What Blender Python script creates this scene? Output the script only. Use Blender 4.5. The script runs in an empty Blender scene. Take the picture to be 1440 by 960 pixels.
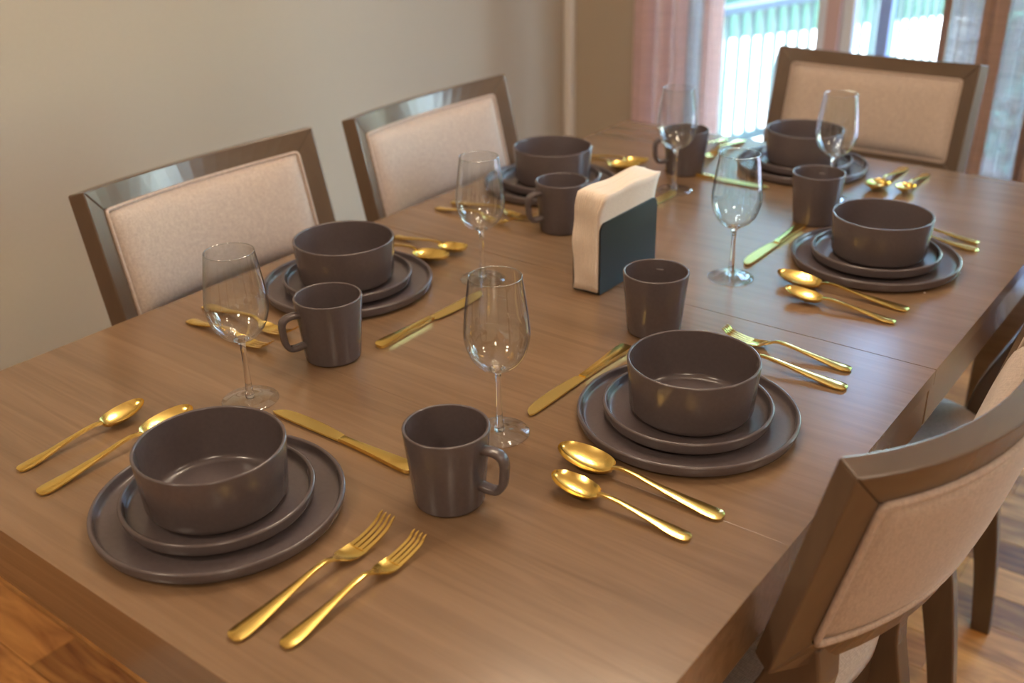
import bpy, bmesh, math, random
from mathutils import Vector, Matrix
C = bpy.context.scene.collection
PI = math.pi
TZ = 0.76                                   # table top height

# ------------------------------------------------------------------ camera
cam_data = bpy.data.cameras.new('camera')
cam = bpy.data.objects.new('camera', cam_data)
C.objects.link(cam)
yaw, pitch, roll = 0.6602390, 0.4554468, -0.0224230
f = Vector((-math.sin(yaw) * math.cos(pitch), math.cos(yaw) * math.cos(pitch), -math.sin(pitch)))
r = f.cross(Vector((0, 0, 1))).normalized()
u = r.cross(f)
cr = math.cos(roll) * r + math.sin(roll) * u
cu = -math.sin(roll) * r + math.cos(roll) * u
m = Matrix((cr, cu, -f)).transposed().to_4x4()
m.translation = Vector((1.326946, -0.376220, 0.645454 + TZ))
cam.matrix_world = m
cam_data.sensor_width = 36.0
cam_data.lens = 1460.978 / 1440 * 36.0
cam_data.clip_start = 0.02
cam_data.dof.use_dof = True
cam_data.dof.focus_distance = 1.24
cam_data.dof.aperture_fstop = 3.6
bpy.context.scene.camera = cam

# ------------------------------------------------------------------ world, sun, exposure
sc = bpy.context.scene
sc.view_settings.view_transform = 'Standard'
sc.view_settings.look = 'None'
sc.view_settings.gamma = 1.0
sc.view_settings.exposure = 0.25
world = bpy.data.worlds.new('sky')
sc.world = world
world.use_nodes = True
wn = world.node_tree
wn.nodes.clear()
wo = wn.nodes.new('ShaderNodeOutputWorld')
wb = wn.nodes.new('ShaderNodeBackground')
ws = wn.nodes.new('ShaderNodeTexSky')
ws.sky_type = 'NISHITA'
ws.sun_disc = False
ws.sun_elevation = math.radians(48)
ws.sun_rotation = math.radians(200)
wb.inputs['Strength'].default_value = 3.3
wn.links.new(ws.outputs[0], wb.inputs[0])
wn.links.new(wb.outputs[0], wo.inputs[0])

def light(name, kind, loc, energy, color, rot=(0, 0, 0), **kw):
    d = bpy.data.lights.new(name, kind)
    d.energy = energy
    d.color = color
    for k, v in kw.items():
        setattr(d, k, v)
    o = bpy.data.objects.new(name, d)
    C.objects.link(o)
    o.location = loc
    o.rotation_euler = rot
    return o

light('sun', 'SUN', (0, 6, 6), 26.0, (1.0, 0.95, 0.86), (math.radians(40), 0, math.radians(-50)), angle=0.01)
WARM = (1.0, 0.80, 0.60)
FILL_LAMPS = [(0.15, -1.15, 15), (2.3, -1.15, 27), (2.6, 1.25, 12)]       # unseen ceiling lamps added as warm room fill
BULB = 102.0                                                           # emission strength of the pendant bulbs

# ------------------------------------------------------------------ helpers
def obj(name, bm, mat, parent=None, smooth=False, bevel=0.0, bseg=2, ang=35):
    bmesh.ops.recalc_face_normals(bm, faces=bm.faces)
    me = bpy.data.meshes.new(name)
    bm.to_mesh(me)
    bm.free()
    if mat:
        me.materials.append(mat)
    if smooth:
        for p in me.polygons:
            p.use_smooth = True
    o = bpy.data.objects.new(name, me)
    C.objects.link(o)
    if parent:
        o.parent = parent
    if bevel:
        b = o.modifiers.new('bevel', 'BEVEL')
        b.width = bevel
        b.segments = bseg
        b.limit_method = 'ANGLE'
        b.angle_limit = math.radians(ang)
        if smooth:
            b.harden_normals = False
    return o

def tag(o, label=None, cat=None, group=None, kind=None):
    if label: o['label'] = label
    if cat: o['category'] = cat
    if group: o['group'] = group
    if kind: o['kind'] = kind
    return o

def thing(name, label, cat, loc=(0, 0, 0), rz=0, group=None):
    o = bpy.data.objects.new(name, None)
    o.empty_display_size = 0.05
    C.objects.link(o)
    o.location = loc
    o.rotation_euler = (0, 0, rz)
    return tag(o, label, cat, group)

def dup(root, loc, rz, label):
    def cp(o, par):
        c = o.copy()
        C.objects.link(c)
        if par is not None:
            c.parent = par
        for ch in list(o.children):
            cp(ch, c)
        return c
    n = cp(root, None)
    n.location = loc
    n.rotation_euler = (0, 0, rz)
    n['label'] = label
    return n

def box(bm, lo, hi, mat=None):
    x0, y0, z0 = lo
    x1, y1, z1 = hi
    vs = [bm.verts.new(p) for p in ((x0, y0, z0), (x1, y0, z0), (x1, y1, z0), (x0, y1, z0),
                                    (x0, y0, z1), (x1, y0, z1), (x1, y1, z1), (x0, y1, z1))]
    if mat:
        for v in vs:
            v.co = mat @ v.co
    for q in ((3, 2, 1, 0), (4, 5, 6, 7), (0, 1, 5, 4), (1, 2, 6, 5), (2, 3, 7, 6), (3, 0, 4, 7)):
        bm.faces.new([vs[i] for i in q])
    return vs

def bx(name, lo, hi, mat, parent=None, bevel=0.0, **k):
    bm = bmesh.new()
    box(bm, lo, hi)
    return obj(name, bm, mat, parent, bevel=bevel, **k)

def lathe(prof, seg=72):
    """closed profile (r,z) list; r==0 ends make poles"""
    bm = bmesh.new()
    rings = []
    for rr, z in prof:
        if rr < 1e-6:
            rings.append([bm.verts.new((0, 0, z))])
        else:
            rings.append([bm.verts.new((rr * math.cos(2 * PI * i / seg), rr * math.sin(2 * PI * i / seg), z)) for i in range(seg)])
    for a, b in zip(rings[:-1], rings[1:]):
        for i in range(seg):
            j = (i + 1) % seg
            if len(a) == 1 and len(b) == 1:
                continue
            if len(a) == 1:
                bm.faces.new((a[0], b[i], b[j]))
            elif len(b) == 1:
                bm.faces.new((a[i], a[j], b[0]))
            else:
                bm.faces.new((a[i], a[j], b[j], b[i]))
    return bm

def curve_pts(ctrl, n):
    """Catmull-Rom through control tuples"""
    P = [ctrl[0]] + list(ctrl) + [ctrl[-1]]
    out = []
    segs = len(ctrl) - 1
    for s in range(segs):
        p0, p1, p2, p3 = P[s:s + 4]
        for k in range(n):
            t = k / n
            out.append(tuple(0.5 * (2 * b + (c - a) * t + (2 * a - 5 * b + 4 * c - d) * t * t + (3 * b - a - 3 * c + d) * t ** 3)
                             for a, b, c, d in zip(p0, p1, p2, p3)))
    out.append(tuple(ctrl[-1]))
    return out

def tube(bm, pts, rad, seg=8, closed=False, flat=1.0):
    pts = [Vector(p) for p in pts]
    n = len(pts)
    rings = []
    up = Vector((0, 0, 1))
    for i, p in enumerate(pts):
        a = pts[(i - 1) % n] if (closed or i > 0) else p
        b = pts[(i + 1) % n] if (closed or i < n - 1) else p
        t = (b - a).normalized()
        s = t.cross(up)
        if s.length < 1e-3:
            s = t.cross(Vector((1, 0, 0)))
        s.normalize()
        w = s.cross(t)
        rr = rad[i] if isinstance(rad, (list, tuple)) else rad
        rings.append([bm.verts.new(p + s * rr * math.cos(2 * PI * k / seg) + w * rr * flat * math.sin(2 * PI * k / seg)) for k in range(seg)])
    m_ = n if closed else n - 1
    for i in range(m_):
        a, b = rings[i], rings[(i + 1) % n]
        for k in range(seg):
            bm.faces.new((a[k], a[(k + 1) % seg], b[(k + 1) % seg], b[k]))
    if not closed:
        bm.faces.new(rings[0][::-1])
        bm.faces.new(rings[-1])

# ------------------------------------------------------------------ materials
def mat(name, base=(0.5, 0.5, 0.5), rough=0.5, metal=0.0, **kw):
    m_ = bpy.data.materials.new(name)
    m_.use_nodes = True
    b = m_.node_tree.nodes['Principled BSDF']
    b.inputs['Base Color'].default_value = (*base, 1)
    b.inputs['Roughness'].default_value = rough
    b.inputs['Metallic'].default_value = metal
    for k, v in kw.items():
        b.inputs[k].default_value = v
    return m_

def nd(m_, t, **kw):
    n = m_.node_tree.nodes.new(t)
    for k, v in kw.items():
        if k in n.inputs.keys():
            n.inputs[k].default_value = v
        else:
            setattr(n, k, v)
    return n

def ramp(m_, stops):
    n = m_.node_tree.nodes.new('ShaderNodeValToRGB')
    e = n.color_ramp.elements
    while len(e) < len(stops):
        e.new(0.5)
    for i, (p, c) in enumerate(stops):
        e[i].position = p
        e[i].color = (*c, 1)
    return n

def wood(name, dark, light_, rough, scale=(2, 30, 30), bump=0.05, coat=0.0, big=0.5, obj_random=0.0, contrast=(0.3, 0.7), distort=1.0):
    m_ = mat(name, rough=rough)
    L = m_.node_tree.links
    b = m_.node_tree.nodes['Principled BSDF']
    tc = nd(m_, 'ShaderNodeTexCoord')
    mp = nd(m_, 'ShaderNodeMapping')
    mp.inputs['Scale'].default_value = scale
    L.new(tc.outputs['Object'], mp.inputs[0])
    src = mp.outputs[0]
    if obj_random:
        oi = nd(m_, 'ShaderNodeObjectInfo')
        mul = nd(m_, 'ShaderNodeVectorMath', operation='SCALE')
        cb = nd(m_, 'ShaderNodeCombineXYZ')
        for k in range(3):
            L.new(oi.outputs['Random'], cb.inputs[k])
        L.new(cb.outputs[0], mul.inputs[0])
        mul.inputs['Scale'].default_value = 37.0
        ad = nd(m_, 'ShaderNodeVectorMath', operation='ADD')
        L.new(src, ad.inputs[0])
        L.new(mul.outputs[0], ad.inputs[1])
        src = ad.outputs[0]
    n1 = nd(m_, 'ShaderNodeTexNoise', Scale=1.0, Detail=6.0, Roughness=0.6, Distortion=distort)
    L.new(src, n1.inputs['Vector'])
    mp2 = nd(m_, 'ShaderNodeMapping')
    mp2.inputs['Scale'].default_value = (0.35, 0.2, 0.2)
    L.new(src, mp2.inputs[0])
    n2 = nd(m_, 'ShaderNodeTexNoise', Scale=1.0, Detail=3.0)
    L.new(mp2.outputs[0], n2.inputs['Vector'])
    mx = nd(m_, 'ShaderNodeMath', operation='ADD')
    s1 = nd(m_, 'ShaderNodeMath', operation='MULTIPLY')
    s1.inputs[1].default_value = 1 - big
    s2 = nd(m_, 'ShaderNodeMath', operation='MULTIPLY')
    s2.inputs[1].default_value = big
    L.new(n1.outputs[0], s1.inputs[0])
    L.new(n2.outputs[0], s2.inputs[0])
    L.new(s1.outputs[0], mx.inputs[0])
    L.new(s2.outputs[0], mx.inputs[1])
    rp = ramp(m_, [(contrast[0], dark), (contrast[1], light_)])
    L.new(mx.outputs[0], rp.inputs[0])
    out = rp.outputs[0]
    if obj_random:
        hsv = nd(m_, 'ShaderNodeHueSaturation')
        mr = nd(m_, 'ShaderNodeMapRange')
        mr.inputs['To Min'].default_value = 1 - obj_random
        mr.inputs['To Max'].default_value = 1 + obj_random
        L.new(oi.outputs['Random'], mr.inputs[0])
        L.new(mr.outputs[0], hsv.inputs['Value'])
        L.new(out, hsv.inputs['Color'])
        out = hsv.outputs[0]
    L.new(out, b.inputs['Base Color'])
    bp = nd(m_, 'ShaderNodeBump')
    bp.inputs['Strength'].default_value = bump
    bp.inputs['Distance'].default_value = 0.002
    L.new(n1.outputs[0], bp.inputs['Height'])
    L.new(bp.outputs[0], b.inputs['Normal'])
    b.inputs['Coat Weight'].default_value = coat
    b.inputs['Coat Roughness'].default_value = 0.12
    return m_

def fabric(name, base, rough=0.9, scale=900, bump=0.25, sheen=0.2, var=0.12):
    m_ = mat(name, base, rough)
    L = m_.node_tree.links
    b = m_.node_tree.nodes['Principled BSDF']
    b.inputs['Sheen Weight'].default_value = sheen
    tc = nd(m_, 'ShaderNodeTexCoord')
    ns = []
    for sx in ((1, 0.12, 1), (0.12, 1, 0.12)):
        mp = nd(m_, 'ShaderNodeMapping')
        mp.inputs['Scale'].default_value = [s * scale for s in sx]
        L.new(tc.outputs['Object'], mp.inputs[0])
        n = nd(m_, 'ShaderNodeTexNoise', Scale=1.0, Detail=1.0)
        L.new(mp.outputs[0], n.inputs['Vector'])
        ns.append(n)
    ad = nd(m_, 'ShaderNodeMath', operation='ADD')
    L.new(ns[0].outputs[0], ad.inputs[0])
    L.new(ns[1].outputs[0], ad.inputs[1])
    rp = ramp(m_, [(0.7, [c * (1 - var) for c in base]), (1.0, [min(1, c * (1 + var)) for c in base])])
    hf = nd(m_, 'ShaderNodeMath', operation='MULTIPLY')
    hf.inputs[1].default_value = 0.85
    L.new(ad.outputs[0], hf.inputs[0])
    L.new(hf.outputs[0], rp.inputs[0])
    L.new(rp.outputs[0], b.inputs['Base Color'])
    bp = nd(m_, 'ShaderNodeBump')
    bp.inputs['Strength'].default_value = bump
    bp.inputs['Distance'].default_value = 0.0006
    L.new(ad.outputs[0], bp.inputs['Height'])
    L.new(bp.outputs[0], b.inputs['Normal'])
    return m_

def speckle(name, base, rough, scale=60, amt=0.08, bump=0.0, **kw):
    m_ = mat(name, base, rough, **kw)
    L = m_.node_tree.links
    b = m_.node_tree.nodes['Principled BSDF']
    tc = nd(m_, 'ShaderNodeTexCoord')
    n = nd(m_, 'ShaderNodeTexNoise', Scale=scale, Detail=4.0)
    L.new(tc.outputs['Object'], n.inputs['Vector'])
    rp = ramp(m_, [(0.3, [c * (1 - amt) for c in base]), (0.7, [min(1, c * (1 + amt)) for c in base])])
    L.new(n.outputs[0], rp.inputs[0])
    L.new(rp.outputs[0], b.inputs['Base Color'])
    if bump:
        bp = nd(m_, 'ShaderNodeBump')
        bp.inputs['Strength'].default_value = bump
        bp.inputs['Distance'].default_value = 0.002
        L.new(n.outputs[0], bp.inputs['Height'])
        L.new(bp.outputs[0], b.inputs['Normal'])
    return m_

def sheer(name, color, transp, translucent=0.5):
    m_ = bpy.data.materials.new(name)
    m_.use_nodes = True
    nt = m_.node_tree
    nt.nodes.clear()
    L = nt.links
    o = nt.nodes.new('ShaderNodeOutputMaterial')
    d = nt.nodes.new('ShaderNodeBsdfDiffuse')
    t = nt.nodes.new('ShaderNodeBsdfTranslucent')
    tr = nt.nodes.new('ShaderNodeBsdfTransparent')
    d.inputs[0].default_value = (*color, 1)
    t.inputs[0].default_value = (*color, 1)
    m1 = nt.nodes.new('ShaderNodeMixShader')
    m2 = nt.nodes.new('ShaderNodeMixShader')
    m1.inputs[0].default_value = translucent
    L.new(d.outputs[0], m1.inputs[1])
    L.new(t.outputs[0], m1.inputs[2])
    # woven threads: gaps between them let the view through
    tc = nt.nodes.new('ShaderNodeTexCoord')
    mp = nt.nodes.new('ShaderNodeMapping')
    mp.inputs['Scale'].default_value = (6, 6, 160)
    L.new(tc.outputs['Object'], mp.inputs[0])
    n = nt.nodes.new('ShaderNodeTexNoise')
    n.inputs['Scale'].default_value = 1.0
    L.new(mp.outputs[0], n.inputs['Vector'])
    mr = nt.nodes.new('ShaderNodeMapRange')
    mr.inputs['From Min'].default_value = 0.3
    mr.inputs['From Max'].default_value = 0.7
    mr.inputs['To Min'].default_value = max(0, transp - 0.12)
    mr.inputs['To Max'].default_value = min(1, transp + 0.12)
    L.new(n.outputs[0], mr.inputs[0])
    L.new(mr.outputs[0], m2.inputs[0])
    L.new(m1.outputs[0], m2.inputs[1])
    L.new(tr.outputs[0], m2.inputs[2])
    L.new(m2.outputs[0], o.inputs[0])
    return m_

M_TABLE = wood('table_wood', (0.148, 0.088, 0.047), (0.238, 0.145, 0.082), 0.23, scale=(3.0, 55, 55), bump=0.04, big=0.4)
M_TABLE.node_tree.nodes['Principled BSDF'].inputs['Specular IOR Level'].default_value = 0.78
M_CHAIR = wood('chair_wood', (0.085, 0.055, 0.036), (0.130, 0.086, 0.056), 0.25, scale=(14, 14, 3), bump=0.05, big=0.4)
M_CHAIRH = wood('chair_rail_wood', (0.085, 0.055, 0.036), (0.130, 0.086, 0.056), 0.25, scale=(14, 3, 14), bump=0.05, big=0.4)
M_FLOOR = wood('oak_floor', (0.16, 0.045, 0.010), (0.70, 0.33, 0.09), 0.45, scale=(3.0, 16, 16), bump=0.05, big=0.55, obj_random=0.22, contrast=(0.36, 0.64), distort=2.2)
M_FLOOR.node_tree.nodes['Principled BSDF'].inputs['Specular IOR Level'].default_value = 0.3
M_FLOORGAP = mat('floor_gap', (0.03, 0.015, 0.008), 0.8)
M_WALL = speckle('wall_paint', (0.435, 0.365, 0.275), 0.75, scale=140, amt=0.015, bump=0.03)
M_CEIL = speckle('ceiling_paint', (0.78, 0.74, 0.68), 0.9, scale=90, amt=0.02)
M_TRIM = mat('trim_paint', (0.75, 0.72, 0.68), 0.4)
M_FRAME = mat('door_frame_paint', (0.62, 0.68, 0.76), 0.35)
M_FAB = fabric('chair_linen', (0.43, 0.34, 0.28))
M_PIPE = fabric('chair_piping', (0.43, 0.33, 0.27))
M_CER = speckle('grey_stoneware', (0.094, 0.075, 0.076), 0.23, scale=220, amt=0.05)
M_CERIM = speckle('stoneware_rim', (0.14, 0.12, 0.12), 0.38, scale=220, amt=0.05)
M_GOLD = mat('gold_steel', (0.90, 0.66, 0.20), 0.20, 1.0)
M_GOLDS = mat('gold_steel_brushed', (0.90, 0.67, 0.22), 0.32, 1.0)
M_NAP = speckle('paper_napkin', (0.80, 0.68, 0.57), 0.95, scale=350, amt=0.04, bump=0.4)
M_HOLD = mat('black_metal', (0.012, 0.016, 0.018), 0.42)
M_GLASS = bpy.data.materials.new('clear_glass')
M_GLASS.use_nodes = True
_b = M_GLASS.node_tree.nodes['Principled BSDF']
_b.inputs['Base Color'].default_value = (1, 1, 1, 1)
_b.inputs['Roughness'].default_value = 0.0
_b.inputs['Transmission Weight'].default_value = 1.0
_b.inputs['IOR'].default_value = 1.48
def thin_glass(name, tint, f0, rough=0.0, pw=4.0, k=0.8):
    """sheet glass: see-through, with a mirror share that grows towards grazing view (Schlick)"""
    m_ = bpy.data.materials.new(name)
    m_.use_nodes = True
    nt = m_.node_tree
    nt.nodes.clear()
    o = nt.nodes.new('ShaderNodeOutputMaterial')
    t = nt.nodes.new('ShaderNodeBsdfTransparent')
    g = nt.nodes.new('ShaderNodeBsdfGlossy')
    g.inputs['Roughness'].default_value = rough
    t.inputs[0].default_value = (*tint, 1)
    lw = nt.nodes.new('ShaderNodeLayerWeight')
    lw.inputs[0].default_value = 0.5
    p = nt.nodes.new('ShaderNodeMath'); p.operation = 'POWER'; p.inputs[1].default_value = pw
    ma = nt.nodes.new('ShaderNodeMath'); ma.operation = 'MULTIPLY_ADD'; ma.inputs[1].default_value = k; ma.inputs[2].default_value = f0
    mx = nt.nodes.new('ShaderNodeMixShader')
    L_ = nt.links
    L_.new(lw.outputs['Facing'], p.inputs[0]); L_.new(p.outputs[0], ma.inputs[0]); L_.new(ma.outputs[0], mx.inputs[0])
    L_.new(t.outputs[0], mx.inputs[1]); L_.new(g.outputs[0], mx.inputs[2]); L_.new(mx.outputs[0], o.inputs[0])
    return m_
M_PANE = thin_glass('pane_glass', (0.95, 0.985, 0.98), 0.04)
M_RIMG = thin_glass('rim_glass', (0.9, 0.9, 0.9), 0.30)
M_BOWLG = thin_glass('thin_bowl_glass', (0.975, 0.985, 0.985), 0.06, pw=3.2, k=0.9)
M_PATIO = speckle('pale_patio', (0.72, 0.72, 0.70), 0.9, scale=6, amt=0.08)
M_LAWN = speckle('lawn', (0.008, 0.048, 0.026), 0.95, scale=9, amt=0.35)
M_LEAF = [speckle('leaf_green', (0.040, 0.25, 0.17), 0.6, scale=3, amt=0.5), speckle('leaf_light', (0.085, 0.32, 0.18), 0.6, scale=3, amt=0.5),
          speckle('leaf_blue_green', (0.040, 0.26, 0.23), 0.6, scale=3, amt=0.5)]
M_BARK = speckle('bark', (0.10, 0.07, 0.05), 0.9, scale=20, amt=0.3)
M_RAIL = mat('grey_painted_rail', (0.030, 0.060, 0.062), 0.6)
M_HRAIL = mat('pale_hand_rail', (0.075, 0.095, 0.125), 0.6)
M_DRAPE = sheer('pink_drape', (0.84, 0.68, 0.65), 0.02, 0.62)
M_DRAPEB = sheer('brown_drape', (0.40, 0.26, 0.20), 0.02, 0.25)
M_SHEER = sheer('sheer_voile', (0.50, 0.49, 0.50), 0.22, 0.35)

def emit(name, col, s):
    m_ = bpy.data.materials.new(name)
    m_.use_nodes = True
    b = m_.node_tree.nodes['Principled BSDF']
    b.inputs['Emission Color'].default_value = (*col, 1)
    b.inputs['Emission Strength'].default_value = s
    return m_
M_BULB = emit('lit_bulb', (1.0, 0.80, 0.58), BULB)
M_LAMPE = emit('lit_diffuser', (1.0, 0.78, 0.54), 12)
M_BRASS = mat('dark_bronze', (0.06, 0.045, 0.03), 0.4, 1.0)

# ------------------------------------------------------------------ room shell
X0, X1, Y0, Y1, ZC = -0.885, 3.55, -2.3, 2.85, 2.55
def struct(name, bm, m_, parent=None, **k):
    o = obj(name, bm, m_, parent, **k)
    if parent is None:
        o['kind'] = 'structure'
    return o
bm = bmesh.new(); box(bm, (X0 - 0.1, Y0 - 0.1, -0.08), (X1 + 0.1, Y1 + 0.12, -0.012))
floor = struct('floor', bm, M_FLOORGAP)
random.seed(5)
PW = 0.098
row = 0
y = Y0
while y < Y1 - 0.001:
    y2 = min(y + PW, Y1)
    x = X0 - random.uniform(0, 0.8)
    while x < X1:
        ln = random.uniform(0.75, 1.35)
        a, b_ = max(x, X0), min(x + ln, X1)
        if b_ - a > 0.02:
            bm = bmesh.new()
            cx = (a + b_) / 2
            cy = (y + y2) / 2
            box(bm, (a + .0006 - cx, y + .0007 - cy, -0.012), (b_ - .0006 - cx, y2 - .0007 - cy, random.uniform(-0.0005, 0.0)))
            o = obj('floor_plank', bm, M_FLOOR, floor)
            o.location = (cx, cy, 0)
        x += ln
    y = y2
bm = bmesh.new(); box(bm, (X0 - 0.1, Y0 - 0.1, 0), (X0, Y1 + 0.12, ZC)); struct('wall_left', bm, M_WALL)
bm = bmesh.new(); box(bm, (X0 - 0.1, Y0 - 0.1, 0), (X1 + 0.1, Y0, ZC)); struct('wall_front', bm, M_WALL)
bm = bmesh.new(); box(bm, (X0 - 0.1, Y0 - 0.1, ZC), (X1 + 0.1, Y1 + 0.12, ZC + 0.08)); struct('ceiling', bm, M_CEIL)
# far wall with the patio door opening
OX0, OX1, OZ = -0.50, 2.75, 2.16
bm = bmesh.new()
box(bm, (X0, Y1, 0), (OX0, Y1 + 0.12, ZC))
box(bm, (OX1, Y1, 0), (X1, Y1 + 0.12, ZC))
box(bm, (OX0, Y1, OZ), (OX1, Y1 + 0.12, ZC))
struct('wall_back', bm, M_WALL)
bm = bmesh.new(); box(bm, (X1, Y0, 0), (X1 + 0.1, Y1, ZC)); struct('wall_right', bm, M_WALL)
# corner trim strip that catches the light, baseboards
bx('trim_1', (X0 + 0.001, Y1 - 0.035, 0.1), (X0 + 0.035, Y1 - 0.001, ZC - 0.001), M_TRIM, bevel=0.006)['kind'] = 'structure'
bx('baseboard_left', (X0, Y0, 0.0), (X0 + 0.015, Y1, 0.1), M_TRIM, bevel=0.004)['kind'] = 'structure'
bx('baseboard_back', (X0 + 0.015, Y1 - 0.015, 0.0), (OX0, Y1, 0.1), M_TRIM, bevel=0.004)['kind'] = 'structure'
bx('baseboard_right', (X1 - 0.015, Y0, 0.0), (X1, Y1, 0.1), M_TRIM, bevel=0.004)['kind'] = 'structure'

# patio door: frame, two leaves with stiles, panes
door = bpy.data.objects.new('door_1', None); C.objects.link(door); door['kind'] = 'structure'
def fr(nm, x0, x1, z0, z1, y0=Y1 + .01, y1=Y1 + .09, m_=M_FRAME):
    return bx(nm, (x0, y0, z0), (x1, y1, z1), m_, door, bevel=0.004)
fr('door_frame', OX0, OX0 + .05, 0.03, OZ); fr('door_frame', OX1 - .05, OX1, 0.03, OZ)
fr('door_frame', OX0 + .05, OX1 - .05, OZ - .05, OZ); fr('threshold', OX0, OX1, 0.0, 0.03)
fr('door_stile', OX0 + .05, OX0 + .12, .03, OZ - .05, Y1 + .02, Y1 + .06)
fr('door_stile', 0.042, 0.078, .03, OZ - .05, Y1 + .02, Y1 + .06)
bx('door_post', (0.078, Y1 + .0, .03), (0.122, Y1 + .09, OZ - .05), mat('post_paint', (0.50, 0.36, 0.36), .5), door, bevel=.003)
fr('door_stile', 0.122, 0.158, .03, OZ - .05, Y1 + .02, Y1 + .06)
fr('door_stile', 0.222, 0.262, .03, OZ - .05, Y1 + .05, Y1 + .085, mat('blue_stile_paint', (0.24, 0.34, 0.62), .4))
fr('door_stile', 1.50, 1.57, .03, OZ - .05, Y1 + .02, Y1 + .06); fr('door_stile', 2.63, 2.70, .03, OZ - .05, Y1 + .02, Y1 + .06)
for a, b_ in ((OX0 + .12, .042), (.262, 1.50), (1.57, 2.63)):
    fr('door_rail', a, b_, .03, .13, Y1 + .02, Y1 + .06); fr('door_rail', a, b_, OZ - .13, OZ - .05, Y1 + .02, Y1 + .06)
    bx('pane', (a, Y1 + .037, .13), (b_, Y1 + .043, OZ - .13), M_PANE, door)
bx('pane', (.158, Y1 + .037, .03), (.222, Y1 + .043, OZ - .05), M_PANE, door)

# ------------------------------------------------------------------ curtains
def drape(name, x0, x1, y, m_, label, cat, folds, amp, z0=0.015, z1=2.3, lean=0.0, seed=0, group=None, gath=0.0):
    rnd = random.Random(seed)
    bm = bmesh.new()
    n = max(24, folds * 12)
    zs = 12
    ph = [rnd.uniform(-.6, .6) for _ in range(folds + 2)]
    grid = []
    for k in range(zs + 1):
        tz = k / zs
        z = z0 + (z1 - z0) * tz
        rowv = []
        for i in range(n + 1):
            t = i / n
            w = 1 - gath * math.sin(PI * tz) ** 2 * 0.5
            xx = x0 + (x1 - x0) * (0.5 + (t - 0.5) * w) + lean * (1 - tz)
            a = t * folds * 2 * PI + ph[int(t * folds)] * 0.6 + 0.5 * math.sin(3 * tz + seed)
            yy = y + amp * (1.0 + .3 * (1 - tz)) * math.sin(a) + 0.3 * amp * math.sin(2.3 * a + 2)
            rowv.append(bm.verts.new((xx, yy, z)))
        grid.append(rowv)
    for k in range(zs):
        for i in range(n):
            bm.faces.new((grid[k][i], grid[k][i + 1], grid[k + 1][i + 1], grid[k + 1][i]))
    o = obj(name, bm, m_, smooth=True)
    s = o.modifiers.new('thick', 'SOLIDIFY')
    s.thickness = 0.0015
    return tag(o, label, cat, group)
YC = 2.72
drape('curtain', -0.535, -0.335, YC, M_DRAPE, 'wide dusty pink curtain at the left side of the patio door', 'curtain', 3, 0.020, seed=1)
drape('curtain', -0.275, -0.200, YC - .02, M_DRAPE, 'narrow dusty pink curtain edge beside the bright left glass pane', 'curtain', 1, 0.018, seed=2, lean=0.01)
drape('sheer_curtain', -0.36, -0.24, YC + .06, M_SHEER, 'thin see-through curtain between the two left pink curtains', 'curtain', 2, 0.008, seed=3)
drape('curtain', 0.462, 0.486, YC, M_DRAPEB, 'narrow dark brown curtain edge beside the right glass pane', 'curtain', 1, 0.008, seed=4)
drape('sheer_curtain', 0.470, 0.592, YC + .06, M_SHEER, 'sheer grey-green curtain above the end chair, left of the tan strip', 'curtain', 3, 0.008, seed=5)
drape('curtain', 0.565, 0.632, YC, M_DRAPEB, 'tan brown curtain strip rising above the end chair\'s right corner', 'curtain', 1, 0.008, seed=6)
drape('sheer_curtain', 0.597, 0.740, YC + .06, M_SHEER, 'sheer pale lilac curtain right of the end chair', 'curtain', 3, 0.008, seed=7)
drape('curtain', 0.715, 0.93, YC, M_DRAPEB, 'brown curtain at the right edge of the picture', 'curtain', 4, 0.024, seed=8)
rod = thing('curtain_rod', 'bronze curtain rod above the patio door', 'curtain rod', (0.5, YC + .03, 2.33))
bm = bmesh.new(); tube(bm, [(-1.15, 0, 0), (2.4, 0, 0)], 0.012, 12); obj('rod', bm, M_BRASS, rod, smooth=True)
for sx in (-1.0, 2.3):
    bx('bracket', (sx - .01, 0, -.012), (sx + .01, Y1 - YC - .03, .012), M_BRASS, rod)

# ------------------------------------------------------------------ outdoors
def poly(pts, z0, z1):
    bm_ = bmesh.new()
    A = [bm_.verts.new((x, y, z0)) for x, y in pts]; B = [bm_.verts.new((x, y, z1)) for x, y in pts]
    bm_.faces.new(A[::-1]); bm_.faces.new(B)
    for i in range(len(pts)):
        j = (i + 1) % len(pts)
        bm_.faces.new((A[i], A[j], B[j], B[i]))
    return bm_
struct('patio_ground', poly([(-4.6, 2.98), (.44, 2.98), (-1.15, 9.2), (-1.20, 9.2)], -.14, -.06), M_PATIO)
tag(obj('planting_bed', poly([(.44, 2.98), (3.8, 2.98), (8, 9.2), (-1.15, 9.2)], -.14, -.065), speckle('bed_mulch', (0.17, 0.15, 0.18), .95, scale=5, amt=.6, bump=.5)), 'grey mulch planting bed right of the pale patio', 'planting bed', kind='structure')
tag(obj('side_lawn', poly([(-20, 2.98), (-4.6, 2.98), (-1.2, 9.2), (-20, 9.2)], -.14, -.06), M_LAWN), 'green lawn left of the pale patio', 'lawn', kind='structure')
bm = bmesh.new(); box(bm, (-30, 9.2, -0.16), (30, 40, -0.05)); box(bm, (3.8, -30, -0.16), (30, 2.95, -0.05))
tag(obj('lawn', bm, M_LAWN), 'green lawn beyond the pale patio', 'lawn', kind='structure')
rail = thing('deck_railing', 'grey patio railing with upright pickets seen through the left pane', 'railing', (-0.887, 4.086, -0.06))
rail.rotation_euler = (0, 0, math.atan2(4.527 - 4.086, -0.774 + 0.887))
RL = 3.4
bx('hand_rail', (-0.8, -.035, .70), (RL, .035, .735), M_HRAIL, rail, bevel=.004)
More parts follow.
